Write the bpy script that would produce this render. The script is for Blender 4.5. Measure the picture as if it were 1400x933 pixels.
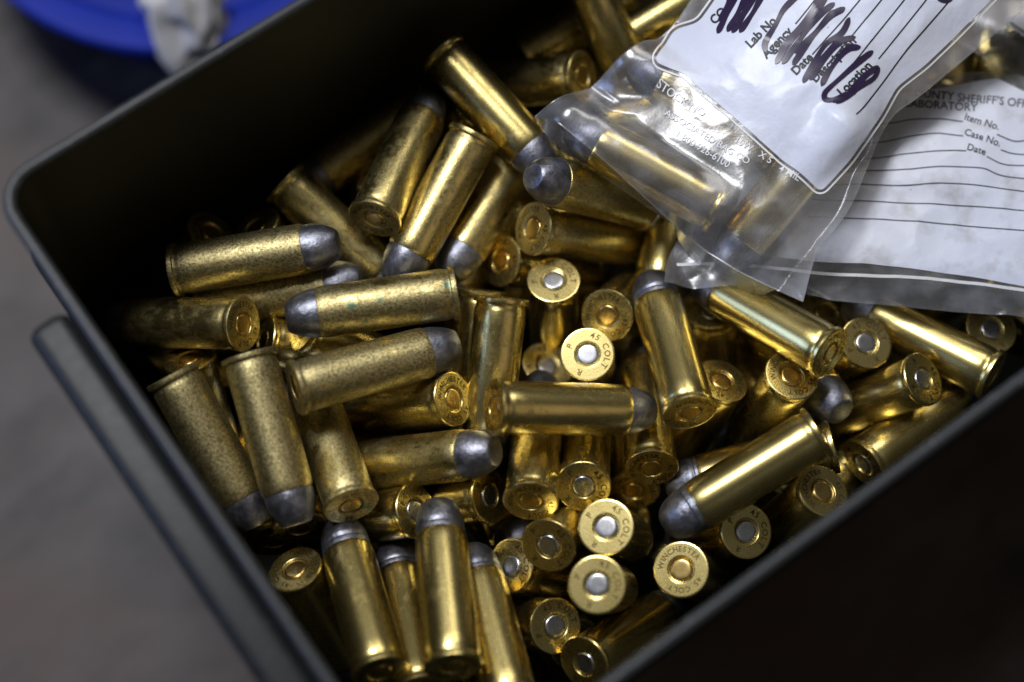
import bpy, bmesh, math, random
import numpy as np
from mathutils import Matrix, Vector, noise

for o in list(bpy.data.objects):
    bpy.data.objects.remove(o, do_unlink=True)
scene = bpy.context.scene
COL = scene.collection
MM = 0.001
RIM_Z = 178.0            # height of the can's rim above the table, mm
FOCAL = 60.0
F_PX = 1400 * FOCAL / 36.0

# ------------------------------------------------------------------ camera
CAM = np.array([-3.068, -84.221, 334.197]) + np.array([0, 0, RIM_Z])
ROT = np.array([[0.8113168, -0.5472615, 0.2055963], [-0.5825399, -0.7863499, 0.2056721], [0.0491143, -0.2866333, -0.9567806]])   # columns: right, down, forward
cam_data = bpy.data.cameras.new("camera")
cam = bpy.data.objects.new("camera", cam_data)
COL.objects.link(cam)
M = Matrix.Identity(4)
for r in range(3):
    M[r][0] = ROT[r][0]; M[r][1] = -ROT[r][1]; M[r][2] = -ROT[r][2]; M[r][3] = CAM[r] * MM
cam.matrix_world = M
cam_data.lens = FOCAL
cam_data.sensor_width = 36.0
cam_data.clip_start = 0.02
cam_data.clip_end = 20.0
cam_data.dof.use_dof = True
cam_data.dof.focus_distance = 0.399
cam_data.dof.aperture_fstop = 4.3
scene.camera = cam

# ------------------------------------------------------------------ world, lamps, exposure
world = bpy.data.worlds.new("World")
scene.world = world
world.use_nodes = True
wn = world.node_tree.nodes
wn["Background"].inputs[0].default_value = (0.60, 0.55, 0.50, 1)
wn["Background"].inputs[1].default_value = 0.06

def lamp(name, loc, target, size, size_y, power, color):
    d = bpy.data.lights.new(name, 'AREA')
    d.shape = 'RECTANGLE'; d.size = size; d.size_y = size_y; d.energy = power; d.color = color
    o = bpy.data.objects.new(name, d); COL.objects.link(o)
    o.location = loc
    o.rotation_euler = (Vector(target) - Vector(loc)).to_track_quat('-Z', 'Y').to_euler()
    return o
TARGET = (0.12, 0.0, 0.12)
# ceiling lamp over the far side of the can, the main light
lamp("ceiling_lamp", (0.02, 0.51, 1.25), TARGET, 0.34, 0.26, 10.8, (0.975, 0.98, 1.0))
# second ceiling lamp farther along the can
lamp("second_ceiling_lamp", (0.78, 0.52, 1.30), TARGET, 0.55, 0.40, 3.2, (1.0, 0.97, 0.93))
# weak warm fill added behind the camera to lift the shaded near side
lamp("warm_fill", (0.7, -1.1, 1.45), TARGET, 1.1, 1.1, 1.2, (1.0, 0.80, 0.60))
# cool fill added beyond the end wall for bluish rim and lead highlights
lamp("cool_fill", (-1.5, 0.9, 0.9), TARGET, 0.9, 0.9, 10.5, (0.34, 0.50, 1.0))

scene.view_settings.view_transform = 'Standard'
scene.view_settings.look = 'None'
scene.view_settings.gamma = 1
scene.view_settings.exposure = 0.0
scene.cycles.use_denoising = True
scene.cycles.max_bounces = 10
scene.cycles.transparent_max_bounces = 16
scene.cycles.caustics_reflective = True
scene.cycles.caustics_refractive = False
scene.cycles.sample_clamp_indirect = 4.0

# ------------------------------------------------------------------ helpers
rng = random.Random(11)

def at(px, py, z):
    """pixel of the photograph -> point (mm) at height z above the table"""
    d = ROT @ np.array([(px - 700) / F_PX, (py - 466.5) / F_PX, 1.0])
    return CAM + d * ((z - CAM[2]) / d[2])

def mesh_obj(name, verts, faces, mat, parent=None, smooth=True, sharp=None):
    me = bpy.data.meshes.new(name)
    me.from_pydata([tuple(v) for v in verts], [], [tuple(f) for f in faces])
    finish(me, smooth, sharp)
    if mat: me.materials.append(mat)
    o = bpy.data.objects.new(name, me); COL.objects.link(o)
    if parent: o.parent = parent
    return o

def finish(me, smooth=True, sharp=None, recalc=True):
    bm = bmesh.new(); bm.from_mesh(me)
    if recalc: bmesh.ops.recalc_face_normals(bm, faces=bm.faces)
    for f in bm.faces: f.smooth = smooth
    if sharp:
        for e in bm.edges:
            if len(e.link_faces) == 2 and e.calc_face_angle(0) > math.radians(sharp): e.smooth = False
    bm.to_mesh(me); bm.free(); me.update()

def lathe(profile, seg=56, close_start=True, close_end=True):
    """profile of (radius, z) in mm -> verts (m) and faces"""
    V, Fc = [], []
    for r, z in profile:
        for k in range(seg):
            a = 2 * math.pi * k / seg
            V.append((r * math.cos(a) * MM, r * math.sin(a) * MM, z * MM))
    for i in range(len(profile) - 1):
        for k in range(seg):
            k2 = (k + 1) % seg
            Fc.append((i * seg + k, i * seg + k2, (i + 1) * seg + k2, (i + 1) * seg + k))
    if close_start: Fc.append(tuple(range(seg - 1, -1, -1)))
    if close_end: Fc.append(tuple(range((len(profile) - 1) * seg, len(profile) * seg)))
    return V, Fc

def tag(o, label=None, cat=None, group=None, kind=None):
    if label: o["label"] = label
    if cat: o["category"] = cat
    if group: o["group"] = group
    if kind: o["kind"] = kind
    return o

def empty(name, loc):
    o = bpy.data.objects.new(name, None); COL.objects.link(o)
    o.empty_display_size = 0.005
    o.location = loc
    return o

def text_polys(s, size, extrude=0.0, bold=0.0):
    cu = bpy.data.curves.new("text_tmp", 'FONT')
    cu.body = s; cu.size = size; cu.resolution_u = 3; cu.extrude = extrude; cu.offset = bold
    ob = bpy.data.objects.new("text_tmp", cu); COL.objects.link(ob)
    bpy.context.view_layer.update()
    ev = ob.evaluated_get(bpy.context.evaluated_depsgraph_get())
    me = ev.to_mesh()
    V = np.array([tuple(v.co) for v in me.vertices]) if len(me.vertices) else np.zeros((0, 3))
    Fc = [tuple(p.vertices) for p in me.polygons]
    ev.to_mesh_clear()
    bpy.data.objects.remove(ob); bpy.data.curves.remove(cu)
    return V, Fc

# ------------------------------------------------------------------ materials
class NT:
    def __init__(self, name):
        self.mat = bpy.data.materials.new(name); self.mat.use_nodes = True
        self.t = self.mat.node_tree; self.n = self.t.nodes
        self.b = self.n["Principled BSDF"]; self.out = self.n["Material Output"]
    def add(self, kind, **kw):
        nd = self.n.new(kind)
        for k, v in kw.items(): setattr(nd, k, v)
        return nd
    def link(self, a, b): self.t.links.new(a, b)
    def coords(self, per_object=True):
        tc = self.add('ShaderNodeTexCoord')
        if not per_object: return tc.outputs['Object']
        oi = self.add('ShaderNodeObjectInfo')
        mul = self.add('ShaderNodeMath', operation='MULTIPLY'); mul.inputs[1].default_value = 3.7
        self.link(oi.outputs['Random'], mul.inputs[0])
        vm = self.add('ShaderNodeVectorMath', operation='ADD')
        self.link(tc.outputs['Object'], vm.inputs[0]); self.link(mul.outputs[0], vm.inputs[1])
        return vm.outputs[0]
    def noise(self, co, scale, detail=4, rough=0.55, stretch=None):
        if stretch:
            mp = self.add('ShaderNodeMapping'); mp.inputs['Scale'].default_value = stretch
            self.link(co, mp.inputs['Vector']); co = mp.outputs[0]
        nz = self.add('ShaderNodeTexNoise')
        nz.inputs['Scale'].default_value = scale; nz.inputs['Detail'].default_value = detail
        nz.inputs['Roughness'].default_value = rough
        self.link(co, nz.inputs['Vector'])
        return nz.outputs['Fac']
    def ramp(self, fac, stops):
        r = self.add('ShaderNodeValToRGB')
        els = r.color_ramp.elements
        while len(els) < len(stops): els.new(0.5)
        for e, (p, c) in zip(els, stops):
            e.position = p; e.color = (c, c, c, 1) if not hasattr(c, '__len__') else (*c, 1)
        self.link(fac, r.inputs[0])
        return r.outputs[0]
    def mix(self, fac, a, b):
        m = self.add('ShaderNodeMix', data_type='RGBA')
        for sock, val in ((m.inputs[0], fac), (m.inputs[6], a), (m.inputs[7], b)):
            if hasattr(val, 'is_output'): self.link(val, sock)
            elif hasattr(val, '__len__'): sock.default_value = (*val, 1)
            else: sock.default_value = val
        return m.outputs[2]
    def mathn(self, op, a, b):
        m = self.add('ShaderNodeMath', operation=op)
        for s, v in zip(m.inputs, (a, b)):
            if hasattr(v, 'is_output'): self.link(v, s)
            else: s.default_value = v
        return m.outputs[0]
    def bump(self, h, strength, dist):
        b = self.add('ShaderNodeBump'); b.inputs['Strength'].default_value = strength
        b.inputs['Distance'].default_value = dist
        self.link(h, b.inputs['Height']); self.link(b.outputs[0], self.b.inputs['Normal'])
    def set(self, **kw):
        for k, v in kw.items():
            s = self.b.inputs[k.replace('_', ' ')]
            if hasattr(v, 'is_output'): self.link(v, s)
            elif hasattr(v, '__len__') and len(v) == 3: s.default_value = (*v, 1)
            else: s.default_value = v

def brass(name, tarnish, green=False):
    m = NT(name); co = m.coords()
    big = m.noise(co, 130, 3, 0.6)
    spots = m.noise(co, 620, 6, 0.68, (1, 1, 0.75))
    fine = m.noise(co, 2600, 3, 0.6)
    scratch = m.noise(co, 900, 3, 0.7, (1.6, 1.6, 0.12))
    cover = m.mathn('ADD', m.mathn('MULTIPLY', spots, 0.55), m.mathn('MULTIPLY', big, 0.45))
    lo = 0.68 - 0.36 * tarnish
    mask = m.ramp(cover, ((lo, 0.0), (lo + 0.10, min(1.0, 0.25 + tarnish * 0.85))))
    clean = m.mix(m.ramp(big, ((0.35, 0.0), (0.7, 1.0))), (0.77, 0.63, 0.26), (0.65, 0.52, 0.185))
    speck = m.ramp(m.noise(co, 1700, 6, 0.8), ((0.40, 0.0), (0.62, 1.0)))
    old = m.mix(speck, (0.165, 0.135, 0.055), (0.72, 0.615, 0.32))
    colr = m.mix(mask, clean, old)
    if green:
        # patch of verdigris on one side of the case
        g = m.noise(co, 210, 4, 0.6)
        gm = m.ramp(g, ((0.635, 0.0), (0.69, 0.75)))
        colr = m.mix(gm, colr, (0.05, 0.22, 0.20))
    rough = m.mathn('ADD', m.mathn('MULTIPLY', mask, 0.20), m.mathn('ADD', 0.245, m.mathn('MULTIPLY', scratch, 0.05)))
    m.set(Base_Color=colr, Metallic=1.0, Roughness=rough)
    h = m.mathn('ADD', m.mathn('MULTIPLY', speck, 0.7 * tarnish), m.mathn('MULTIPLY', fine, 0.5))
    m.bump(h, 0.22 + 0.2 * tarnish, 0.00006)
    return m.mat

BRASS = [brass("brass_clean", 0.22), brass("brass_handled", 0.42), brass("brass_dull", 0.64), brass("brass_mottled", 0.88), brass("brass_verdigris", 0.80, True)]

def lead_mat():
    m = NT("lead"); co = m.coords()
    a = m.noise(co, 340, 6, 0.68); b = m.noise(co, 1300, 3, 0.6)
    colr = m.mix(m.ramp(a, ((0.35, 0.0), (0.68, 1.0))), (0.155, 0.162, 0.205), (0.38, 0.39, 0.45))
    colr = m.mix(m.ramp(b, ((0.55, 0.0), (0.72, 0.55))), colr, (0.10, 0.10, 0.13))
    m.set(Base_Color=colr, Metallic=0.95, Roughness=m.mathn('ADD', 0.28, m.mathn('MULTIPLY', a, 0.26)))
    m.bump(m.mathn('ADD', m.mathn('MULTIPLY', a, 1.0), m.mathn('MULTIPLY', b, 0.4)), 0.7, 0.0003)
    return m.mat
LEAD = lead_mat()

def metal(name, color, rough, nscale=900, bump=0.15):
    m = NT(name); co = m.coords()
    a = m.noise(co, nscale, 4, 0.6)
    m.set(Base_Color=m.mix(a, color, tuple(c * 0.78 for c in color)), Metallic=1.0, Roughness=m.mathn('ADD', rough, m.mathn('MULTIPLY', a, 0.12)))
    m.bump(a, bump, 0.00005)
    return m.mat
NICKEL = metal("nickel_primer", (0.74, 0.75, 0.78), 0.20)
BRASS_PRIMER = metal("brass_primer", (0.84, 0.60, 0.22), 0.20)
STAMP = metal("stamped_brass", (0.15, 0.105, 0.038), 0.40)  # dark tone stands in for recess shade, plus grime, in the letters

def paint(name, color, worn, rough=0.45, scale=60):
    m = NT(name); co = m.coords(False)
    a = m.noise(co, scale, 5, 0.6); s = m.noise(co, scale * 9, 4, 0.6)
    base = m.mix(a, color, tuple(c * 0.75 for c in color))
    colr = m.mix(m.ramp(s, ((0.62, 0.0), (0.70, 1.0))), base, worn)
    m.set(Base_Color=colr, Roughness=m.mathn('ADD', rough, m.mathn('MULTIPLY', s, 0.15)))
    m.b.inputs['Specular IOR Level'].default_value = 0.35
    m.bump(s, 0.15, 0.0002)
    return m.mat
CAN_OUT = paint("olive_paint", (0.018, 0.020, 0.021), (0.05, 0.052, 0.054), 0.40)
CAN_IN = paint("olive_paint_inside", (0.024, 0.023, 0.015), (0.034, 0.030, 0.019), 0.55)
CAN_RIM = paint("worn_rim_paint", (0.040, 0.044, 0.048), (0.16, 0.16, 0.17), 0.32, 90)

def film_mat(name="clear_film"):
    m = NT(name); co = m.coords(False)
    a = m.noise(co, 90, 5, 0.65); b = m.noise(co, 130, 3, 0.5)
    m.set(Base_Color=(0.80, 0.82, 0.88), Roughness=m.mathn('ADD', 0.15, m.mathn('MULTIPLY', a, 0.2)), IOR=1.5)
    m.bump(a, 0.22, 0.0008)
    tr = m.add('ShaderNodeBsdfTransparent'); tr.inputs[0].default_value = (0.93, 0.935, 0.95, 1)
    gl = m.add('ShaderNodeBsdfGlossy'); gl.inputs['Color'].default_value = (1, 1, 1, 1)
    m.link(m.b.inputs['Roughness'].links[0].from_socket, gl.inputs['Roughness'])
    bn = [n for n in m.n if n.type == 'BUMP'][0]
    m.link(bn.outputs[0], gl.inputs['Normal'])
    df = m.add('ShaderNodeBsdfDiffuse'); df.inputs[0].default_value = (0.72, 0.74, 0.80, 1)
    fr = m.add('ShaderNodeLayerWeight'); fr.inputs['Blend'].default_value = 0.35
    m.link(bn.outputs[0], fr.inputs['Normal'])
    milky = m.mathn('ADD', 0.085, m.mathn('MULTIPLY', m.ramp(b, ((0.42, 0.0), (0.8, 1.0))), 0.20))
    s1 = m.add('ShaderNodeMixShader'); m.link(milky, s1.inputs[0]); m.link(tr.outputs[0], s1.inputs[1]); m.link(df.outputs[0], s1.inputs[2])
    fac = m.mathn('MINIMUM', m.mathn('ADD', 0.085, m.mathn('MULTIPLY', fr.outputs['Fresnel'], 0.75)), 0.6)
    s2 = m.add('ShaderNodeMixShader'); m.link(fac, s2.inputs[0]); m.link(s1.outputs[0], s2.inputs[1]); m.link(gl.outputs[0], s2.inputs[2])
    m.link(s2.outputs[0], m.out.inputs['Surface'])
    m.n.remove(m.b)
    return m.mat
FILM = film_mat()

def panel_mat(name, dirt):
    m = NT(name); co = m.coords(False)
    a = m.noise(co, 55, 5, 0.6); s = m.noise(co, 420, 5, 0.7); w = m.noise(co, 110, 4, 0.6)
    base = m.mix(a, (0.76, 0.80, 0.93), (0.70, 0.74, 0.87))
    smudge = m.mathn('MULTIPLY', m.ramp(w, ((0.52, 0.0), (0.74, 1.0))), dirt)
    colr = m.mix(smudge, base, (0.27, 0.24, 0.19))
    colr = m.mix(m.ramp(s, ((0.71, 0.0), (0.75, 0.45))), colr, (0.12, 0.11, 0.12))
    m.set(Base_Color=colr, Roughness=0.42, Coat_Weight=0.12, Coat_Roughness=0.22)
    m.bump(m.mathn('ADD', a, m.mathn('MULTIPLY', w, 0.5)), 0.4, 0.0008)
    return m.mat
PANEL = panel_mat("white_print", 0.18)
PANEL_DIRTY = panel_mat("soiled_white_print", 0.55)

def ink(name, color, rough=0.5):
    m = NT(name); co = m.coords(False)
    a = m.noise(co, 900, 4, 0.7)
    m.set(Base_Color=m.mix(a, color, tuple(min(1, c * 1.6 + 0.01) for c in color)), Roughness=rough)
    return m.mat
INK = ink("black_ink", (0.012, 0.012, 0.016))
GREY_INK = ink("faded_ink", (0.045, 0.045, 0.055))
MARKER = ink("purple_marker", (0.018, 0.010, 0.040), 0.3)
WHITE_INK = ink("white_ink", (0.74, 0.75, 0.78))

def table_mat():
    m = NT("grey_brown_wood"); co = m.coords(False)
    a = m.noise(co, 15, 3, 0.55, (1.0, 1.7, 1.0)); b = m.noise(co, 60, 5, 0.6, (1, 2.0, 1)); g = m.noise(co, 260, 4, 0.6, (0.25, 2.0, 1))
    colr = m.mix(m.ramp(a, ((0.42, 0.0), (0.58, 1.0))), (0.008, 0.006, 0.007), (0.084, 0.074, 0.076))
    colr = m.mix(m.ramp(m.noise(co, 11, 2, 0.5), ((0.46, 0.0), (0.60, 0.85))), colr, (0.070, 0.038, 0.028))
    colr = m.mix(m.ramp(b, ((0.42, 0.0), (0.66, 0.85))), colr, (0.045, 0.034, 0.032))
    colr = m.mix(m.mathn('MULTIPLY', g, 0.35), colr, (0.05, 0.036, 0.028))
    m.set(Base_Color=colr, Roughness=0.55)
    m.bump(g, 0.2, 0.0004)
    return m.mat
TABLE = table_mat()

def plastic(name, c, rough):
    m = NT(name); co = m.coords(False); a = m.noise(co, 80, 3, 0.5)
    m.set(Base_Color=m.mix(a, c, tuple(x * 0.8 for x in c)), Roughness=rough)
    return m.mat
BLUE = plastic("blue_plastic", (0.007, 0.026, 0.34), 0.6)
BLUE.node_tree.nodes["Principled BSDF"].inputs["Specular IOR Level"].default_value = 0.2
CLOTH = plastic("white_cloth", (0.62, 0.61, 0.62), 0.9)

# ------------------------------------------------------------------ the table
tb = mesh_obj("table", [(-1.2, -1.2, -0.03), (1.4, -1.2, -0.03), (1.4, 1.2, -0.03), (-1.2, 1.2, -0.03), (-1.2, -1.2, 0), (1.4, -1.2, 0), (1.4, 1.2, 0), (-1.2, 1.2, 0)],
              [(0, 3, 2, 1), (4, 5, 6, 7), (0, 1, 5, 4), (1, 2, 6, 5), (2, 3, 7, 6), (3, 0, 4, 7)], TABLE, smooth=False)
tag(tb, "grey brown wooden table top under the ammunition can", "table", kind="structure")

# ------------------------------------------------------------------ the can
CAN_L, CAN_W, CAN_R = 284.0, 152.0, 8.0
def rrect(x0, x1, y0, y1, r, n=8):
    P = []
    for cx, cy, a0 in ((x1 - r, y1 - r, 0), (x0 + r, y1 - r, 90), (x0 + r, y0 + r, 180), (x1 - r, y0 + r, 270)):
        for k in range(n + 1):
            a = math.radians(a0 + 90 * k / n); P.append((cx + r * math.cos(a), cy + r * math.sin(a)))
    return P
def loops(specs, close_last=False, close_first=False):
    """specs: (inset from the wall's middle line: + outward, z mm)"""
    V, Fc = [], []; n = None
    for off, z in specs:
        P = rrect(-off, CAN_L + off, -CAN_W / 2 - 3.2 - off, CAN_W / 2 + off, CAN_R + off)
        n = len(P); V += [(x * MM, y * MM, z * MM) for x, y in P]
    for i in range(len(specs) - 1):
        for k in range(n):
            k2 = (k + 1) % n
            Fc.append((i * n + k, i * n + k2, (i + 1) * n + k2, (i + 1) * n + k))
    if close_last: Fc.append(tuple(range((len(specs) - 1) * n, len(specs) * n)))
    if close_first: Fc.append(tuple(range(n - 1, -1, -1)))
    return V, Fc
can = empty("ammunition_can", (0, 0, 0))
tag(can, "open dark olive metal ammunition can filled with loose cartridges", "ammo can")
V, Fc = loops([(0.7, RIM_Z - 3), (0.7, RIM_Z - 26), (1.9, RIM_Z - 28), (1.9, RIM_Z - 34), (0.7, RIM_Z - 36), (0.7, 6), (-2, 0.2)], close_last=True)
mesh_obj("outer_shell", V, Fc, CAN_OUT, can, sharp=35)
V, Fc = loops([(-0.7, RIM_Z - 3), (-0.7, 4), (-3, 1.6)], close_last=True)
mesh_obj("inner_shell", V, Fc, CAN_IN, can, sharp=40)
lip = []
for k in range(13):
    a = 2 * math.pi * k / 12
    lip.append((0.1 + 1.35 * math.cos(a), RIM_Z - 1.35 + 1.35 * math.sin(a)))
V, Fc = loops(lip)
mesh_obj("rolled_rim", V, Fc, CAN_RIM, can)
# hinge bar that stands off the end wall
def bar(name, x, z, y0, y1, w, h, mat, parent, r=2.2, n=5):
    prof = rrect(-w / 2, w / 2, -h / 2, h / 2, r, n); V = []; m = len(prof)
    ys = [(y0, .72), (y0 + 0.9, 0.95), (y0 + 2, 1), (y1 - 2, 1), (y1 - 0.9, .95), (y1, .72)]
    for y, s in ys:
        for a, b in prof: V.append(((x + a * s) * MM, y * MM, (z + b * s) * MM))
    Fc = [(i * m + k, i * m + (k + 1) % m, (i + 1) * m + (k + 1) % m, (i + 1) * m + k) for i in range(len(ys) - 1) for k in range(m)]
    Fc += [tuple(range(m)), tuple(range((len(ys) - 1) * m, len(ys) * m))]
    return mesh_obj(name, V, Fc, mat, parent, sharp=50)
end_y = at(47, 462, RIM_Z - 13)[1]
bar("hinge_ledge", -6.6, RIM_Z - 11, -end_y, end_y, 9.6, 6.4, CAN_OUT, can, 2.8, 7)
# ------------------------------------------------------------------ cartridges
def smooth_profile(pts, per=4):
    return pts
CASE = [(0.01, 0.9), (2.70, 0.9), (2.74, 0.55), (2.92, 0.50), (2.96, 0.22), (3.06, 0.08), (3.20, 0.01), (3.26, 0.0), (3.32, 0.0), (6.0, 0.0), (6.08, 0.0), (6.33, 0.06), (6.48, 0.24), (6.50, 0.6), (6.50, 1.0), (6.42, 1.30), (6.22, 1.42), (5.86, 1.52), (5.82, 1.75), (5.84, 2.15), (5.98, 2.65), (6.10, 3.2),
        (6.12, 6), (6.11, 12), (6.10, 18), (6.09, 24), (6.08, 29.4), (6.06, 30.6), (6.0, 31.5), (5.92, 32.1), (5.80, 32.45), (5.62, 32.55)]
PRIMER = [(2.66, 0.85), (2.62, 0.50), (2.54, 0.30), (2.36, 0.15), (2.14, 0.09), (2.05, 0.08), (1.4, 0.075), (0.6, 0.075), (0.01, 0.075)]
BUL_F = [(5.56, 31.2), (5.66, 32.9), (5.68, 33.6), (5.60, 34.6), (5.42, 35.8), (5.12, 37.0), (4.72, 38.1), (4.22, 39.1), (3.72, 39.9), (3.42, 40.3), (3.2, 40.46), (2.9, 40.54), (2.0, 40.6), (0.9, 40.62), (0.01, 40.62)]
BUL_R = [(5.56, 31.2), (5.70, 32.8), (5.74, 33.6), (5.70, 33.9), (5.52, 34.05), (5.52, 34.3), (5.66, 34.5), (5.62, 35.4), (5.46, 36.6), (5.15, 37.9), (4.65, 39.2), (3.95, 40.3), (3.1, 41.1), (2.2, 41.6), (1.1, 41.85), (0.01, 41.9)]

def lathe_mesh(name, prof, seg=56, sharp=32):
    V, Fc = lathe(prof, seg, False, False)
    me = bpy.data.meshes.new(name); me.from_pydata(V, [], Fc)
    bm = bmesh.new(); bm.from_mesh(me); bmesh.ops.remove_doubles(bm, verts=bm.verts, dist=2e-5); bm.to_mesh(me); bm.free()
    finish(me, True, sharp)
    return me
case_mes = []
for s in range(4):
    cm = lathe_mesh("case", CASE)
    for v in cm.vertices:          # slight dings and out-of-round
        if v.co.z > 0.004:
            rad = Vector((v.co.x, v.co.y, 0)).normalized()
            d = noise.noise(v.co * 90 + Vector((s * 5.3, 1.7 * s, 0)))
            v.co += rad * (d * 0.00005 - max(0.0, d - 0.45) * 0.0007)
    cm.materials.append(BRASS[0]); case_mes.append(cm)
primer_me = {'W': lathe_mesh("primer", PRIMER, 32), 'R': None}
primer_me['R'] = primer_me['W'].copy()
primer_me['W'].materials.append(BRASS_PRIMER); primer_me['R'].materials.append(NICKEL)

def dent(me, seed, amp):
    for v in me.vertices:
        p = v.co * 160 + Vector((seed * 7.1, seed * 3.3, 0))
        if v.co.z > 0.0331: v.co *= 1.0 + 0.0; v.co += Vector((v.co.x, v.co.y, 0)).normalized() * noise.noise(p) * amp if Vector((v.co.x, v.co.y)).length > 1e-4 else Vector((0, 0, 0))
bullet_me = {}
for kind, prof in (('f', BUL_F), ('r', BUL_R)):
    for s in range(3):
        me = lathe_mesh("bullet", prof, 48, 50); dent(me, s + (5 if kind == 'r' else 0), 0.00016)
        me.materials.append(LEAD); bullet_me[(kind, s)] = me

def stamp_mesh(items):
    """items: (text, centre angle deg, radius mm, size mm); angles clockwise from the top as read"""
    V, Fc = [], []
    for s, ang, rad, size, gap in items:
        widths = []
        for ch in s:
            if ch == ' ': widths.append((None, None, size * 0.45)); continue
            v, f = text_polys(ch, size, 0.0, 0.04)
            widths.append((v, f, float(v[:, 0].max() - v[:, 0].min())))
        total = sum(w for _, _, w in widths) + gap * (len(widths) - 1)
        x = -total / 2
        for v, f, w in widths:
            if v is not None:
                c = x + w / 2; th = math.radians(ang) + c / rad
                base = len(V); mx = (v[:, 0].max() + v[:, 0].min()) / 2
                for p in v:
                    lx = p[0] - mx; ly = p[1] - size * 0.35 + rad
                    X = lx * math.cos(th) + ly * math.sin(th); Y = -lx * math.sin(th) + ly * math.cos(th)
                    V.append((-X * MM, Y * MM, -0.000018))
                Fc += [tuple(base + i for i in reversed(q)) for q in f]
            x += w + gap
    me = bpy.data.meshes.new("headstamp"); me.from_pydata(V, [], Fc); me.update()
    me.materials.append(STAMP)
    return me
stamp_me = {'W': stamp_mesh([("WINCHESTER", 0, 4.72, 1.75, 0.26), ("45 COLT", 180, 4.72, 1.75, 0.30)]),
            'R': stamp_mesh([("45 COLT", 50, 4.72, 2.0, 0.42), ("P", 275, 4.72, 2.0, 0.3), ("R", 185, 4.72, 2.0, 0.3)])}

def cartridge(rim, nose, head, bul, tar, label, group, roll, green=False):
    a = np.array(nose) - np.array(rim); a /= np.linalg.norm(a)
    up = -ROT[:, 1]; y = up - a * (up @ a); y /= np.linalg.norm(y); x = np.cross(y, a)
    c, s = math.cos(roll), math.sin(roll); x, y = c * x + s * y, -s * x + c * y
    root = empty("cartridge", (0, 0, 0))
    Mx = Matrix.Identity(4)
    for r in range(3):
        Mx[r][0] = x[r]; Mx[r][1] = y[r]; Mx[r][2] = a[r]; Mx[r][3] = rim[r] * MM
    root.matrix_world = Mx
    def child(name, me, parent, mat=None):
        o = bpy.data.objects.new(name, me); COL.objects.link(o); o.parent = parent
        if mat: o.material_slots[0].link = 'OBJECT'; o.material_slots[0].material = mat
        return o
    bi = 4 if green else (0 if tar < 0.18 else 1 if tar < 0.4 else 2 if tar < 0.72 else 3)
    case = child("case", rng.choice(case_mes), root, BRASS[bi])
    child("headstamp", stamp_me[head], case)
    child("primer", primer_me[head], root)
    bl = child("bullet", bullet_me[(bul, rng.randrange(3))], root)
    bl.location.z = rng.uniform(-0.0007, 0.0002); bl.rotation_euler.z = rng.uniform(0, 6.28)
    tag(root, label, "cartridge", group)
    return root

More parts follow.
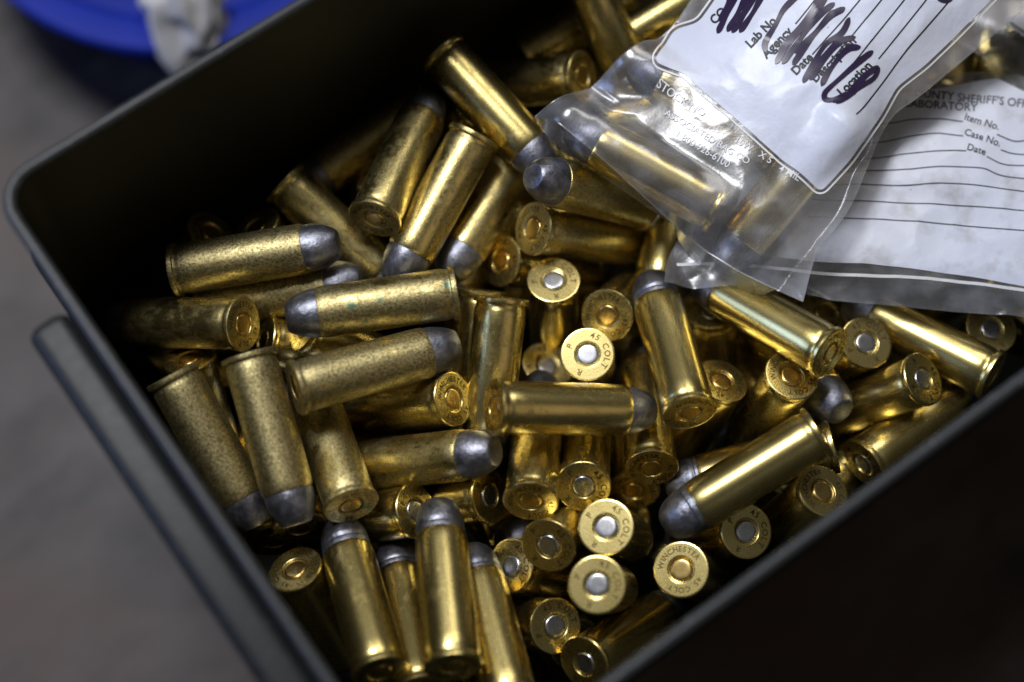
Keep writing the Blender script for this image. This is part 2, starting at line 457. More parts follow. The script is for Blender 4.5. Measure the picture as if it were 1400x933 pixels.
# rim centre (mm), nose (mm), head stamp kind, bullet kind, tarnish, roll, label
ROUNDS = [
 ((107.89, 68.02, 130.23), (112.47, 27.79, 127.14), 'W', 'f', 0.35, -0.99, False, "brass cartridge with bright streak, its lead tip tucked under the clear bag's corner"),
 ((135.51, 45.45, 123.00), (113.79, 69.72, 98.75), 'W', 'f', 0.60, -0.63, False, "dull brass cartridge pointing its rim at the clear bag's upper edge"),
 ((147.82, 39.69, 114.30), (147.90, 71.36, 139.70), 'W', 'f', 0.30, 0.72, False, "shadowed brass cartridge slanting up behind the clear bag's edge"),
 ((69.41, 40.70, 131.73), (101.84, 63.02, 121.79), 'W', 'f', 0.70, 0.20, False, "mottled brass cartridge leaning nose up into the shade, rim facing down"),
 ((101.75, 45.12, 131.03), (66.03, 27.72, 122.72), 'W', 'f', 0.50, -0.97, False, "brass cartridge slanting nose down between two mottled ones, flat rim edge uppermost"),
 ((114.15, 41.09, 115.53), (77.97, 22.79, 117.67), 'W', 'f', 0.50, -0.16, False, "short looking brass cartridge with large grey nose below the streaked cartridge"),
 ((130.30, 10.24, 116.14), (103.43, 25.62, 142.40), 'W', 'f', 0.50, -0.05, False, "cartridge showing its flat grey lead tip to the camera beside the clear bag"),
 ((100.57, 19.06, 125.98), (129.43, 4.85, 101.21), 'W', 'f', 0.60, -0.82, False, "dull brass cartridge lying with its stamped rim beside the flat grey lead tip"),
 ((97.88, 6.30, 122.82), (94.56, -3.30, 83.51), 'R', 'f', 0.10, -0.20, False, "upright cartridge with silver primer standing below the dull rim facing cartridge"),
 ((91.88, 19.38, 115.65), (119.17, 6.24, 88.61), 'W', 'f', 0.20, -0.93, False, "cartridge peeping out by a narrow tilted rim under the dull cartridge"),
 ((103.52, -8.04, 121.09), (126.22, 0.22, 88.46), 'W', 'f', 0.20, -0.50, False, "upright cartridge with gold primer facing the camera beside the brightest primer"),
 ((92.74, -14.08, 125.79), (100.04, -13.36, 85.86), 'R', 'f', 0.00, 0.35, False, "upright cartridge with the brightest, white lit primer of the pile"),
 ((87.99, -6.88, 105.61), (74.87, -9.64, 67.29), 'R', 'f', 0.40, -0.17, False, "dark upright cartridge half hidden beside the white lit primer"),
 ((101.30, -40.55, 135.30), (117.98, -6.33, 121.19), 'W', 'r', 0.15, 0.21, False, "shiny cartridge with grey nose pointing up at the plastic corner, rim facing down"),
 ((126.89, -20.70, 115.63), (118.42, -41.73, 81.95), 'R', 'f', 0.10, 0.57, False, "upright cartridge with silver primer just under the plastic bag corner"),
 ((116.36, -36.95, 121.84), (99.68, -44.49, 85.60), 'W', 'f', 0.10, 1.10, False, "shiny cartridge, oval gold primed rim beside the shiny nose up cartridge"),
 ((127.87, -46.51, 130.72), (116.91, -51.17, 91.91), 'W', 'f', 0.20, -0.52, False, "cartridge with pitted gold rim above the grey lead stub"),
 ((136.32, -48.20, 137.21), (127.82, -12.50, 119.85), 'W', 'f', 0.15, 0.36, False, "big shiny cartridge emerging from under the bags, rim in its own shade"),
 ((152.18, -36.81, 109.45), (148.16, -34.10, 69.14), 'W', 'f', 0.20, 0.47, False, "cartridge whose upper half of rim is covered by the bag's lower edge"),
 ((149.93, -49.78, 124.50), (144.15, -47.38, 84.39), 'R', 'f', 0.10, -0.50, False, "cartridge with round silver primer between the big shiny cartridge and the streaked lying one"),
 ((170.04, -73.87, 124.50), (157.18, -37.31, 112.41), 'W', 'f', 0.10, -1.20, False, "lying cartridge with long white streak, its rim against the can's near wall"),
 ((153.99, -64.94, 128.41), (134.10, -55.12, 94.40), 'R', 'f', 0.10, 1.14, False, "cartridge with narrow silver primed rim lying below the white streaked one"),
 ((178.94, -64.32, 121.04), (173.43, -63.87, 80.81), 'R', 'f', 0.10, -0.48, False, "silver primed cartridge under the bag's lower edge by the picture's edge"),
 ((137.95, -25.49, 100.91), (135.12, -60.15, 121.86), 'W', 'f', 0.20, -0.45, False, "cartridge showing only its stubby flat lead end below the pitted rim"),
 ((133.43, -72.20, 115.29), (173.32, -72.20, 107.71), 'R', 'f', 0.20, 0.94, False, "cartridge lying along the near wall with its dark stamped rim showing"),
 ((122.42, -61.21, 137.64), (83.60, -57.54, 126.36), 'W', 'r', 0.10, 0.20, False, "polished cartridge lying on top of the pile, round lead nose facing the centre"),
 ((128.54, -65.09, 121.20), (92.42, -49.36, 111.37), 'W', 'r', 0.10, -0.07, False, "cartridge lying crosswise beneath the polished top cartridge"),
 ((157.04, -67.72, 99.31), (116.99, -72.26, 104.19), 'W', 'f', 0.10, 0.66, False, "cartridge showing only a bright lead tip at the near wall"),
 ((117.60, -72.20, 127.91), (103.86, -72.20, 89.70), 'W', 'f', 0.10, -1.13, False, "gold primed cartridge beside the near wall, cut off by its edge"),
 ((98.34, -69.22, 123.52), (93.00, -58.35, 84.77), 'R', 'f', 0.10, 0.50, False, "silver primed cartridge half sunk behind the near wall, below the polished cartridge"),
 ((79.77, -67.57, 126.28), (92.49, -72.13, 87.99), 'W', 'f', 0.10, -0.30, False, "upright cartridge with gold primer, alone in the dark gap by the near wall"),
 ((89.78, -44.30, 120.35), (111.22, -15.35, 101.61), 'W', 'f', 0.20, -0.98, False, "cartridge with oval dark gold rim below the shiny nose up cartridge"),
 ((85.61, -45.06, 108.77), (110.04, -18.81, 89.74), 'W', 'f', 0.20, 0.39, False, "cartridge showing a gold sliver of rim under the oval dark gold rim"),
 ((87.03, -48.98, 84.07), (53.13, -35.73, 102.04), 'W', 'f', 0.20, 1.04, False, "dark glossy cartridge lying between the silver primers and the polished round nose"),
 ((70.55, -50.26, 131.50), (81.69, -53.84, 92.62), 'R', 'f', 0.10, 0.50, False, "upright cartridge with silver primer at the top of the near cluster of rims"),
 ((60.01, -60.05, 138.14), (69.95, -61.40, 98.80), 'R', 'f', 0.00, 0.30, False, "brightest upright rim of the near cluster with white silver primer"),
 ((49.74, -61.00, 120.00), (41.51, -46.85, 82.84), 'R', 'f', 0.10, -0.48, False, "upright silver primed cartridge low in the near cluster, its side in black shade"),
 ((49.55, -71.69, 122.75), (79.88, -72.20, 95.77), 'R', 'f', 0.10, 0.58, False, "nearest rim at the frame's bottom with dark primer and doubled edge"),
 ((54.88, -27.78, 120.91), (31.89, -8.46, 93.58), 'R', 'f', 0.10, 0.53, False, "cartridge with narrow silver primed rim below the two grey lead tips"),
 ((60.47, -35.39, 128.76), (84.08, -9.24, 108.58), 'W', 'f', 0.20, -0.68, False, "dark gold oval rim standing below the lying cartridge in the centre"),
 ((72.83, -39.27, 126.68), (91.43, -20.31, 95.98), 'R', 'f', 0.10, 0.79, False, "orange lit rim with silver primer above the near cluster"),
 ((38.77, -20.74, 120.77), (15.18, -3.01, 92.89), 'R', 'f', 0.10, 0.38, False, "silver primed cartridge lying just above the row of four lead noses"),
 ((49.54, -43.45, 117.64), (71.91, -56.44, 86.35), 'R', 'f', 0.10, 0.44, False, "tilted silver primed rim overlapping the dark rim in the near cluster"),
 ((58.06, -45.67, 126.42), (82.42, -36.88, 95.15), 'R', 'f', 0.30, 0.77, False, "dark brown rim with silver primer in the middle of the near cluster"),
 ((51.52, -28.37, 92.82), (91.45, -32.45, 86.67), 'W', 'f', 0.20, -0.17, False, "small dark rim glimpsed left of the near cluster"),
 ((32.75, -1.05, 110.28), (60.42, -21.79, 131.56), 'W', 'f', 0.60, 0.62, False, "lying cartridge with round shiny grey nose below the centre"),
 ((83.45, 8.25, 129.30), (58.44, -20.51, 115.31), 'W', 'f', 0.30, 0.91, False, "straight standing cartridge seen side on, crossed by the lying centre cartridge"),
 ((82.72, 14.98, 119.20), (57.82, -13.85, 105.15), 'W', 'f', 0.20, -0.95, False, "cartridge half covered by the straight side on one beside it"),
 ((64.66, -14.17, 138.46), (97.57, -34.20, 125.63), 'W', 'f', 0.30, 0.84, False, "plain cartridge lying level across the centre, grey tip toward the near side"),
 ((60.34, -5.11, 126.97), (37.80, 13.81, 98.99), 'W', 'f', 0.30, -0.25, False, "cartridge with stamped gold rim lying between the two crosswise mottled ones"),
 ((74.64, 14.34, 132.84), (38.16, 32.16, 132.91), 'W', 'f', 0.90, -0.05, True, "mottled cartridge with a green speck, grey nose aimed at the left wall"),
 ((30.53, 15.72, 136.68), (68.80, 4.88, 128.51), 'W', 'f', 0.90, -0.85, False, "heavily spotted cartridge lying aslant just below the green specked one"),
 ((26.57, -12.61, 127.88), (36.91, 23.97, 113.64), 'W', 'f', 0.50, 0.48, True, "cartridge with green stain on its side, rim down, under the spotted one"),
 ((26.56, 28.57, 135.63), (14.19, -9.31, 127.87), 'W', 'f', 0.80, -0.50, False, "mottled cartridge standing nose down beside the one nearest the end wall"),
 ((9.93, 35.39, 133.23), (6.78, -3.10, 120.69), 'W', 'f', 0.80, 0.89, False, "mottled cartridge nearest the end wall, nose pointing to the near side"),
 ((30.25, 37.41, 128.68), (5.65, 62.89, 108.83), 'W', 'f', 0.60, -0.54, False, "dull cartridge with shaded round rim, its body lost in the far shadow"),
 ((24.38, 59.86, 123.43), (59.46, 40.77, 130.70), 'W', 'f', 0.80, 0.15, False, "spotted cartridge lying half in shadow below the dark far wall"),
 ((25.79, 52.67, 112.31), (60.10, 32.96, 121.41), 'W', 'f', 0.80, -0.24, False, "mottled cartridge lying under the half shadowed spotted one"),
 ((58.70, 65.22, 120.68), (68.42, 27.14, 110.50), 'W', 'f', 0.70, 0.27, False, "mottled cartridge coming out of the far wall's shadow, rim upward"),
 ((102.90, 65.54, 112.17), (62.59, 66.14, 107.32), 'W', 'f', 0.40, -0.73, False, "dark cartridge nearly lost in the shadow beside the far wall"),
 ((76.48, 55.82, 113.48), (102.92, 37.14, 88.97), 'W', 'f', 0.40, -0.77, False, "rim glimpsed in the shade behind the mottled leaning cartridge"),
 ((32.95, 35.80, 115.40), (60.52, 14.16, 94.89), 'W', 'f', 0.30, 0.59, False, "cartridge glimpsed by its gold rim under the dull shaded rim"),
 ((42.30, 30.44, 123.12), (63.60, 2.88, 102.26), 'W', 'f', 0.30, 0.61, False, "narrow rim squeezed under the green specked cartridge's nose"),
 ((15.96, 41.28, 117.94), (6.64, 15.09, 88.34), 'W', 'f', 0.20, 0.16, False, "cartridge seen as gold streaks between the two mottled nose down ones"),
 ((14.64, -8.25, 118.20), (31.04, 25.76, 103.28), 'W', 'f', 0.40, 1.01, False, "dark gold rim lying under the mottled nose down cartridge's tip"),
 ((8.63, -5.47, 107.71), (24.54, 28.89, 93.05), 'W', 'f', 0.40, -0.71, False, "lower gold rim edge in the dark beside the end wall"),
 ((8.31, -15.90, 121.37), (6.79, -39.58, 88.42), 'W', 'f', 0.30, 0.84, False, "oval shaded rim beside the first of four lead noses"),
 ((10.68, -47.92, 132.71), (22.74, -12.57, 116.78), 'W', 'r', 0.20, -0.79, False, "first of the four nose up cartridges, counting from the end wall"),
 ((15.98, -56.02, 125.88), (30.77, -22.98, 107.49), 'W', 'r', 0.20, 1.11, False, "second of the four nose up cartridges, squeezed narrow between its neighbours"),
 ((23.95, -56.50, 138.11), (43.12, -23.32, 124.68), 'W', 'r', 0.20, 0.30, False, "third of the four nose up cartridges, tallest in the row"),
 ((30.19, -69.77, 132.89), (44.41, -34.99, 117.50), 'W', 'r', 0.20, 0.26, False, "fourth of the four nose up cartridges, with a banded lead nose"),
 ((119.78, -7.88, 114.15), (151.52, 17.42, 113.12), 'W', 'f', 0.10, 1.13, False, "thin bright slice of a cartridge beside the clear bag's lower corner"),
 ((132.32, 65.12, 104.62), (172.26, 61.60, 111.00), 'W', 'f', 0.30, 0.69, False, "cartridge in deep shade behind the dull one by the far wall"),
 ((152.00, 51.74, 111.48), (191.87, 48.35, 118.34), 'W', 'f', 0.30, 0.70, False, "shaded cartridge between the far wall and the clear bag"),
 ((212.25, -8.70, 115.16), (243.32, 16.81, 120.84), 'W', 'f', 0.20, -1.07, False, "cartridge glimpsed in the dark gap between the two bags"),
 ((135.66, -6.04, 140.33), (118.53, 30.75, 141.67), 'W', 'f', 0.10, -0.31, False, "cartridge sealed in the clear bag, lead nose in the bag's corner"),
 ((165.88, -7.64, 149.40), (130.27, -15.72, 131.65), 'W', 'f', 0.10, -1.00, False, "cartridge sealed in the clear bag, dark nose toward the bag's lower point"),
 ((157.74, -1.21, 139.51), (140.93, 35.74, 140.49), 'W', 'f', 0.10, -0.74, False, "cartridge sealed in the clear bag under the white glare"),
]
BURIED = [
 ((230.10, -5.91, 111.69), (217.20, -44.39, 110.69), None),
 ((251.93, 32.32, 120.16), (252.02, -7.91, 114.69), None),
 ((161.34, -15.81, 119.76), (188.72, -41.38, 104.10), None),
 ((160.85, 19.68, 123.26), (131.91, 40.26, 103.58), 'partly buried cartridge beside the sealed cartridge under the glare'),
 ((157.88, 40.00, 121.37), (190.61, 32.23, 98.63), "partly buried cartridge beside the cartridge slanting behind the bag's edge"),
 ((155.67, -9.67, 122.04), (163.32, 24.82, 102.02), "partly buried cartridge beside the sealed cartridge in the bag's corner"),
 ((147.57, -20.25, 117.56), (151.78, 13.82, 95.87), 'partly buried cartridge beside the sealed cartridge with the dark nose'),
 ((220.37, -3.89, 103.44), (188.27, -28.75, 103.83), None),
 ((238.67, -39.20, 113.55), (234.44, -4.03, 93.71), None),
 ((111.70, 32.56, 100.84), (72.87, 21.32, 104.52), 'partly buried cartridge beside the short cartridge with the large grey nose'),
 ((114.84, 31.73, 116.57), (137.35, 14.06, 87.77), 'partly buried cartridge beside the dull cartridge below the flat grey tip'),
 ((20.52, -57.47, 114.30), (43.35, -31.64, 92.86), 'partly buried cartridge beside the fourth of the four noses'),
 ((21.85, -66.96, 119.09), (43.73, -63.55, 85.06), 'partly buried cartridge beside the low silver primed rim of the near cluster'),
 ((191.78, -55.24, 123.75), (177.91, -46.38, 86.64), "partly buried cartridge beside the silver primed rim under the bag by the frame's edge"),
 ((47.05, 60.00, 118.36), (53.60, 35.28, 86.83), "partly buried cartridge beside the mottled cartridge in the far wall's shadow"),
 ((111.73, 66.85, 90.13), (129.47, 30.45, 93.12), 'partly buried cartridge beside the flat grey tip facing the camera'),
 ((161.96, -22.79, 106.24), (195.01, -29.26, 83.56), None),
 ((171.57, 55.90, 103.21), (158.86, 21.02, 86.78), None),
 ((249.08, -3.98, 92.89), (277.81, 24.67, 91.66), None),
 ((65.41, 60.10, 98.20), (78.81, 25.45, 81.82), 'partly buried cartridge beside the nose down cartridge with its rim edge uppermost'),
 ((193.87, -67.80, 95.93), (232.21, -61.19, 84.33), 'partly buried cartridge beside the white streaked cartridge by the near wall'),
 ((150.34, -26.50, 105.67), (159.46, 1.97, 78.20), 'partly buried cartridge beside the big shiny cartridge emerging from under the bags'),
 ((37.80, 65.51, 116.10), (12.32, 65.08, 84.49), 'partly buried cartridge beside the spotted half shadowed cartridge'),
 ((76.76, 4.10, 98.54), (43.01, -14.99, 86.53), 'partly buried cartridge beside the round shiny grey nose below the centre'),
 ((47.93, 27.61, 88.34), (12.17, 46.54, 91.80), 'partly buried cartridge beside the mottled nose down cartridge'),
 ((177.18, -8.08, 98.11), (214.99, 6.45, 100.97), None),
 ((211.72, -37.82, 105.56), (185.33, -48.44, 76.59), None),
 ((161.82, -67.57, 94.08), (170.45, -28.72, 86.00), "partly buried cartridge beside the round silver primer below the bag's edge"),
 ((110.60, 54.80, 119.38), (95.01, 55.19, 81.89), "partly buried cartridge beside the streaked cartridge under the bag's corner"),
 ((26.56, 46.77, 103.77), (56.76, 64.26, 83.02), 'partly buried cartridge beside the cartridge under the half shadowed one'),
 ((134.10, -42.37, 85.35), (131.67, -1.95, 82.47), 'partly buried cartridge beside the silver primed rim under the plastic corner'),
 ((91.04, 16.89, 86.63), (126.26, 2.41, 72.56), 'partly buried cartridge beside the silver primed rim above the brightest primer'),
 ((110.42, 23.25, 99.92), (135.78, 12.97, 69.93), 'partly buried cartridge beside the brightest primer'),
 ((141.17, -2.28, 90.03), (162.71, 20.80, 64.51), None),
 ((68.82, -22.21, 79.47), (108.97, -27.04, 75.87), 'partly buried cartridge beside the dark gold oval rim below the centre'),
 ((151.45, 49.61, 100.11), (172.65, 52.95, 65.65), None),
 ((51.06, 3.25, 84.79), (26.97, 34.34, 74.69), 'partly buried cartridge beside the stamped gold rim between the mottled ones'),
 ((188.64, -16.80, 83.11), (169.68, 17.80, 73.53), None),
 ((23.37, -17.08, 87.08), (39.24, 13.53, 65.64), 'partly buried cartridge beside the silver primed rim above the four noses'),
 ((150.09, 63.84, 91.49), (136.43, 30.80, 72.23), "partly buried cartridge beside the dull cartridge by the bag's upper edge"),
 ((262.43, 21.76, 77.86), (243.34, -14.04, 76.15), None),
 ((37.88, -2.29, 89.20), (15.56, 30.41, 80.21), 'partly buried cartridge beside the mottled cartridge at the end wall'),
 ((82.46, 42.73, 85.70), (112.87, 21.96, 68.62), 'partly buried cartridge beside the green specked cartridge'),
 ((68.70, 2.13, 87.11), (81.72, 34.00, 65.59), 'partly buried cartridge beside the straight side on cartridge'),
 ((219.83, 14.17, 86.45), (234.58, -19.03, 68.32), None),
 ((84.94, 66.00, 89.04), (61.48, 38.87, 70.01), 'partly buried cartridge beside the mottled cartridge leaning into the shade'),
 ((118.11, -66.78, 86.19), (155.83, -56.77, 74.97), 'partly buried cartridge beside the gold primed rim cut by the near wall'),
 ((185.39, -65.09, 85.88), (219.24, -54.04, 66.37), None),
 ((12.13, -57.84, 86.16), (49.88, -53.08, 71.98), 'partly buried cartridge beside the third of the four noses'),
 ((86.72, -62.00, 74.90), (124.81, -48.56, 78.94), 'partly buried cartridge beside the lone gold primed rim by the near wall'),
 ((8.77, 57.00, 76.95), (48.48, 65.41, 76.68), 'partly buried cartridge beside the dull shaded rim by the end wall'),
 ((109.94, 0.45, 89.87), (120.27, -35.20, 73.41), 'partly buried cartridge beside the gold primed rim next to the brightest primer'),
 ((53.34, -66.20, 102.92), (56.52, -40.43, 71.70), 'partly buried cartridge beside the brightest rim of the near cluster'),
]
for (r0, n0, head, bul, tar, roll, green, label) in ROUNDS:
    grp = "cartridges sealed in the clear bag" if "sealed" in label else "loose cartridges in the can"
    cartridge(r0, n0, head, bul, tar, label, grp, roll, green)
for (r0, n0, label) in BURIED:
    cartridge(r0, n0, rng.choice('WWR'), rng.choice('ffr'), rng.choice((0.1, 0.3, 0.5)), label or "cartridge buried deep in the pile, mostly hidden by those above it", "buried cartridges", rng.uniform(0, 6.28))
# ------------------------------------------------------------------ plastic bags
Z_PILE = RIM_Z - 58.0
PILE = [(np.array(r[0]), np.array(r[1])) for r in ROUNDS if "sealed" not in r[7]]
SEALED = [(np.array(r[0]), np.array(r[1])) for r in ROUNDS if "sealed" in r[7]]

def tents(P, segs, rad, sign):
    """height of a sheet stretched over (sign 1) or under (sign -1) the cartridges"""
    out = np.full(len(P), -1e9 * sign)
    for a, b in segs:
        ax = b - a; d2 = ax[:2] @ ax[:2] + 1e-9
        t = np.clip(((P[:, :2] - a[:2]) @ ax[:2]) / d2, 0.0, 1.0)
        q = a + t[:, None] * ax
        d = np.linalg.norm(P[:, :2] - q[:, :2], axis=1)
        f = np.where(d < 0.75 * rad, np.sqrt(np.maximum(rad ** 2 - np.minimum(d, 0.75 * rad) ** 2, 0)), 0.661 * rad - 1.134 * (d - 0.75 * rad))
        f = np.where(f < -4, f * 3 + 8, f)
        h = q[:, 2] + sign * f
        out = np.maximum(out, h) if sign > 0 else np.minimum(out, h)
    return out

def smax(a, b, k): return np.where(np.abs(a - b) < k, np.maximum(a, b) + (k - np.abs(a - b)) ** 2 / (4 * k), np.maximum(a, b))

class Bag:
    def __init__(self, rows, heights, contents=(), seed=0, wrinkle=1.0, over_pile=True):
        self.g = np.dstack([np.array(rows, float), np.array(heights, float)[..., None]])   # px, py, h
        self.contents, self.seed, self.wr, self.over = list(contents), seed, wrinkle, over_pile
        n = 90
        uu, vv = np.meshgrid(np.linspace(0, 1, n), np.linspace(0, 1, n))
        self.tab_uv = np.stack([uu.ravel(), vv.ravel()], 1)
        self.tab_px = self.flat(self.tab_uv)[:, :2]
    def flat(self, uv):
        g = self.g; nr, nc = g.shape[:2]
        def w(t, n):
            x = t * (n - 1); i = np.clip(np.floor(x).astype(int), 0, n - 2); f = x - i
            W = np.stack([-.5 * f + f ** 2 - .5 * f ** 3, 1 - 2.5 * f ** 2 + 1.5 * f ** 3, .5 * f + 2 * f ** 2 - 1.5 * f ** 3, -.5 * f ** 2 + .5 * f ** 3], 1)
            return i, W
        iu, wu = w(uv[:, 0], nc); iv, wv = w(uv[:, 1], nr)
        ge = np.zeros((nr + 2, nc + 2, 3)); ge[1:-1, 1:-1] = g
        ge[0, 1:-1] = 2 * g[0] - g[1]; ge[-1, 1:-1] = 2 * g[-1] - g[-2]
        ge[:, 0] = 2 * ge[:, 1] - ge[:, 2]; ge[:, -1] = 2 * ge[:, -2] - ge[:, -3]
        out = np.zeros((len(uv), 3))
        for a in range(4):
            for b in range(4):
                out += ge[iv + a, iu + b] * (wv[:, a] * wu[:, b])[:, None]
        return out
    def inv(self, px):
        px = np.asarray(px, float)
        uv = np.array([self.tab_uv[np.argmin(((self.tab_px - p) ** 2).sum(1))] for p in px])
        for _ in range(6):
            e = px - self.flat(uv)[:, :2]; h = 1e-4
            ju = (self.flat(uv + [h, 0])[:, :2] - self.flat(uv)[:, :2]) / h
            jv = (self.flat(uv + [0, h])[:, :2] - self.flat(uv)[:, :2]) / h
            det = ju[:, 0] * jv[:, 1] - ju[:, 1] * jv[:, 0]; det = np.where(np.abs(det) < 1e-3, 1e-3, det)
            du = (e[:, 0] * jv[:, 1] - e[:, 1] * jv[:, 0]) / det; dv = (ju[:, 0] * e[:, 1] - ju[:, 1] * e[:, 0]) / det
            uv = uv + np.clip(np.stack([du, dv], 1), -.1, .1)
        return np.clip(uv, -0.05, 1.05)
    def edge(self, uv):
        d = np.minimum(np.minimum(uv[:, 0], 1 - uv[:, 0]), np.minimum(uv[:, 1], 1 - uv[:, 1]))
        return np.clip(d / 0.10, 0, 1)
    def base(self, uv):
        q = self.flat(uv)
        d = np.stack([(q[:, 0] - 700) / F_PX, (q[:, 1] - 466.5) / F_PX, np.ones(len(q))], 1) @ ROT.T
        P = CAM + d * ((Z_PILE + q[:, 2] - CAM[2]) / d[:, 2])[:, None]
        if self.over:
            P[:, 2] = smax(P[:, 2], tents(P, PILE, 6.6, 1) + 1.6, 3.0)
        return P
    def front(self, uv, lift=0.0):
        uv = np.asarray(uv, float)
        P = self.raw(uv)
        if lift:
            h = 2e-3
            n = np.cross(self.raw(uv + [h, 0]) - P, self.raw(uv + [0, h]) - P)
            n /= np.linalg.norm(n, axis=1)[:, None] + 1e-12
            n *= np.sign(n[:, 2:3] + 1e-9)
            P = P + n * lift
        return P
    def raw(self, uv):
        P = self.base(uv); e = self.edge(uv); e = e * e * (3 - 2 * e)
        if self.contents:
            P[:, 2] = smax(P[:, 2], tents(P, self.contents, 6.7, 1) + 0.7, 2.5)
        w = np.array([self.crumple(p) for p in P])
        P[:, 2] += self.wr * w * (0.35 + 0.65 * e)
        return P
    def crumple(self, p):
        q = Vector((p[0], p[1], self.seed * 13.7))
        a = noise.noise(q / 19.0) * 1.0
        b = (1 - abs(noise.noise(q / 13.0 + Vector((5, 2, 1)))) * 2.4) * 0.55
        c = (1 - abs(noise.noise(q / 6.0 + Vector((1, 9, 4)))) * 2.4) * 0.15
        return a + b + c
    def back(self, uv):
        P = self.raw(uv); e = self.edge(uv)
        Z = P[:, 2] - 1.6 * e
        if self.contents:
            Z = np.minimum(Z, np.where(e > 0, tents(P, self.contents, 6.7, -1) - 0.6, 1e9))
        P[:, 2] = np.where(e > 0, Z, P[:, 2])
        return P
    def film(self, parent, nu=110, nv=120):
        uu, vv = np.meshgrid(np.linspace(0, 1, nu), np.linspace(0, 1, nv))
        uv = np.stack([uu.ravel(), vv.ravel()], 1)
        A, B = self.front(uv), self.back(uv)
        V = np.vstack([A, B]) * MM; n = nu * nv; Fc = []
        for j in range(nv - 1):
            for i in range(nu - 1):
                k = j * nu + i; q = (k, k + 1, k + nu + 1, k + nu)
                Fc.append(q); Fc.append(tuple(n + x for x in reversed(q)))
        o = mesh_obj("film", V, Fc, None, parent)
        bm = bmesh.new(); bm.from_mesh(o.data); bmesh.ops.remove_doubles(bm, verts=bm.verts, dist=1e-6); bm.to_mesh(o.data); bm.free()
        o.data.materials.append(FILM)
        return o
    def put(self, name, uv, faces, lift, mat, parent):
        V = self.front(np.array(uv), lift) * MM
        me = bpy.data.meshes.new(name); me.from_pydata([tuple(v) for v in V], [], faces)
        for p in me.polygons: p.use_smooth = True
        me.update(); me.materials.append(mat)
        o = bpy.data.objects.new(name, me); COL.objects.link(o); o.parent = parent
        return o
    def panel(self, name, outline_px, lift, mat, parent, rings=46, closed_ring=None):
        """printed area with the outline given as a closed line of pixels on the bag"""
        uv = self.inv(outline_px); n = len(uv); c = uv.mean(0)
        pts = []; Fc = []
        for k in range(rings + 1):
            s = 1 - k / rings
            pts.append(c + (uv - c) * max(s, 0.004))
        for k in range(rings):
            for i in range(n):
                j = (i + 1) % n
                Fc.append((k * n + i, k * n + j, (k + 1) * n + j, (k + 1) * n + i))
        return self.put(name, np.vstack(pts), Fc, lift, mat, parent)
    def ribbon(self, name, lines, width, lift, mat, parent, taper=False, closed=False):
        """lines of pixels drawn on the bag"""
        UV, Fc = [], []
        for ln in lines:
            P = resample(np.array(ln, float), 3.0, closed)
            T = np.gradient(P, axis=0); T /= np.linalg.norm(T, axis=1)[:, None] + 1e-9
            N = np.stack([-T[:, 1], T[:, 0]], 1); n = len(P)
            w = np.full(n, width / 2.0)
            if taper:
                t = np.linspace(0, 1, n); k = np.minimum(1, np.minimum(t, 1 - t) * (n * 3.0 / width))
                w = w * np.sqrt(np.clip(k * (2 - k), 0.05, 1)) * (0.85 + 0.15 * np.sin(t * 9))
            px = np.vstack([P + N * w[:, None], P, P - N * w[:, None]])
            b = len(UV); UV += list(self.inv(px))
            for i in range(n - 1):
                Fc.append((b + i, b + i + 1, b + n + i + 1, b + n + i)); Fc.append((b + n + i, b + n + i + 1, b + 2 * n + i + 1, b + 2 * n + i))
        return self.put(name, UV, Fc, lift, mat, parent)
    def text(self, s, start, d, size, lift, mat, parent, spacing=1.0, bold=0.02):
        v, f = text_polys(s, size, 0.0, bold * size * 0.4)
        d = np.array(d, float); d /= np.linalg.norm(d); up = np.array([d[1], -d[0]])
        px = np.array(start) + v[:, :1] * spacing * d + v[:, 1:2] * up
        return self.put("lettering", self.inv(px), f, lift, mat, parent)

def resample(P, step, closed=False):
    if closed: P = np.vstack([P, P[:1]])
    # Catmull-Rom through the points, evenly spaced
    Q = np.vstack([2 * P[0] - P[1], P, 2 * P[-1] - P[-2]]); out = []
    for i in range(1, len(Q) - 2):
        m = max(2, int(np.linalg.norm(Q[i + 1] - Q[i]) / step))
        for k in range(m):
            f = k / m
            out.append(Q[i - 1] * (-.5 * f + f * f - .5 * f ** 3) + Q[i] * (1 - 2.5 * f * f + 1.5 * f ** 3) + Q[i + 1] * (.5 * f + 2 * f * f - 1.5 * f ** 3) + Q[i + 2] * (-.5 * f * f + .5 * f ** 3))
    out.append(P[-1])
    return np.array(out)

def round_outline(corners, r, n=6, step=7.0):
    """closed polygon of pixels with rounded corners, evenly filled"""
    C_ = [np.array(c, float) for c in corners]; out = []
    m = len(C_)
    for i in range(m):
        a, b, c = C_[i - 1], C_[i], C_[(i + 1) % m]
        da = (a - b) / np.linalg.norm(a - b); dc = (c - b) / np.linalg.norm(c - b)
        rr = min(r, np.linalg.norm(a - b) * .45, np.linalg.norm(c - b) * .45)
        p, q = b + da * rr, b + dc * rr
        for k in range(n + 1):
            t = k / n; out.append((1 - t) ** 2 * p + 2 * t * (1 - t) * b + t * t * q)
        nb = C_[(i + 1) % m]; nx = C_[(i + 2) % m]
        dd = (b - nb) / np.linalg.norm(b - nb); r2 = min(r, np.linalg.norm(b - nb) * .45, np.linalg.norm(nx - nb) * .45)
        e = nb + dd * r2; k = max(1, int(np.linalg.norm(e - q) / step))
        for j in range(1, k): out.append(q + (e - q) * j / k)
    return np.array(out)

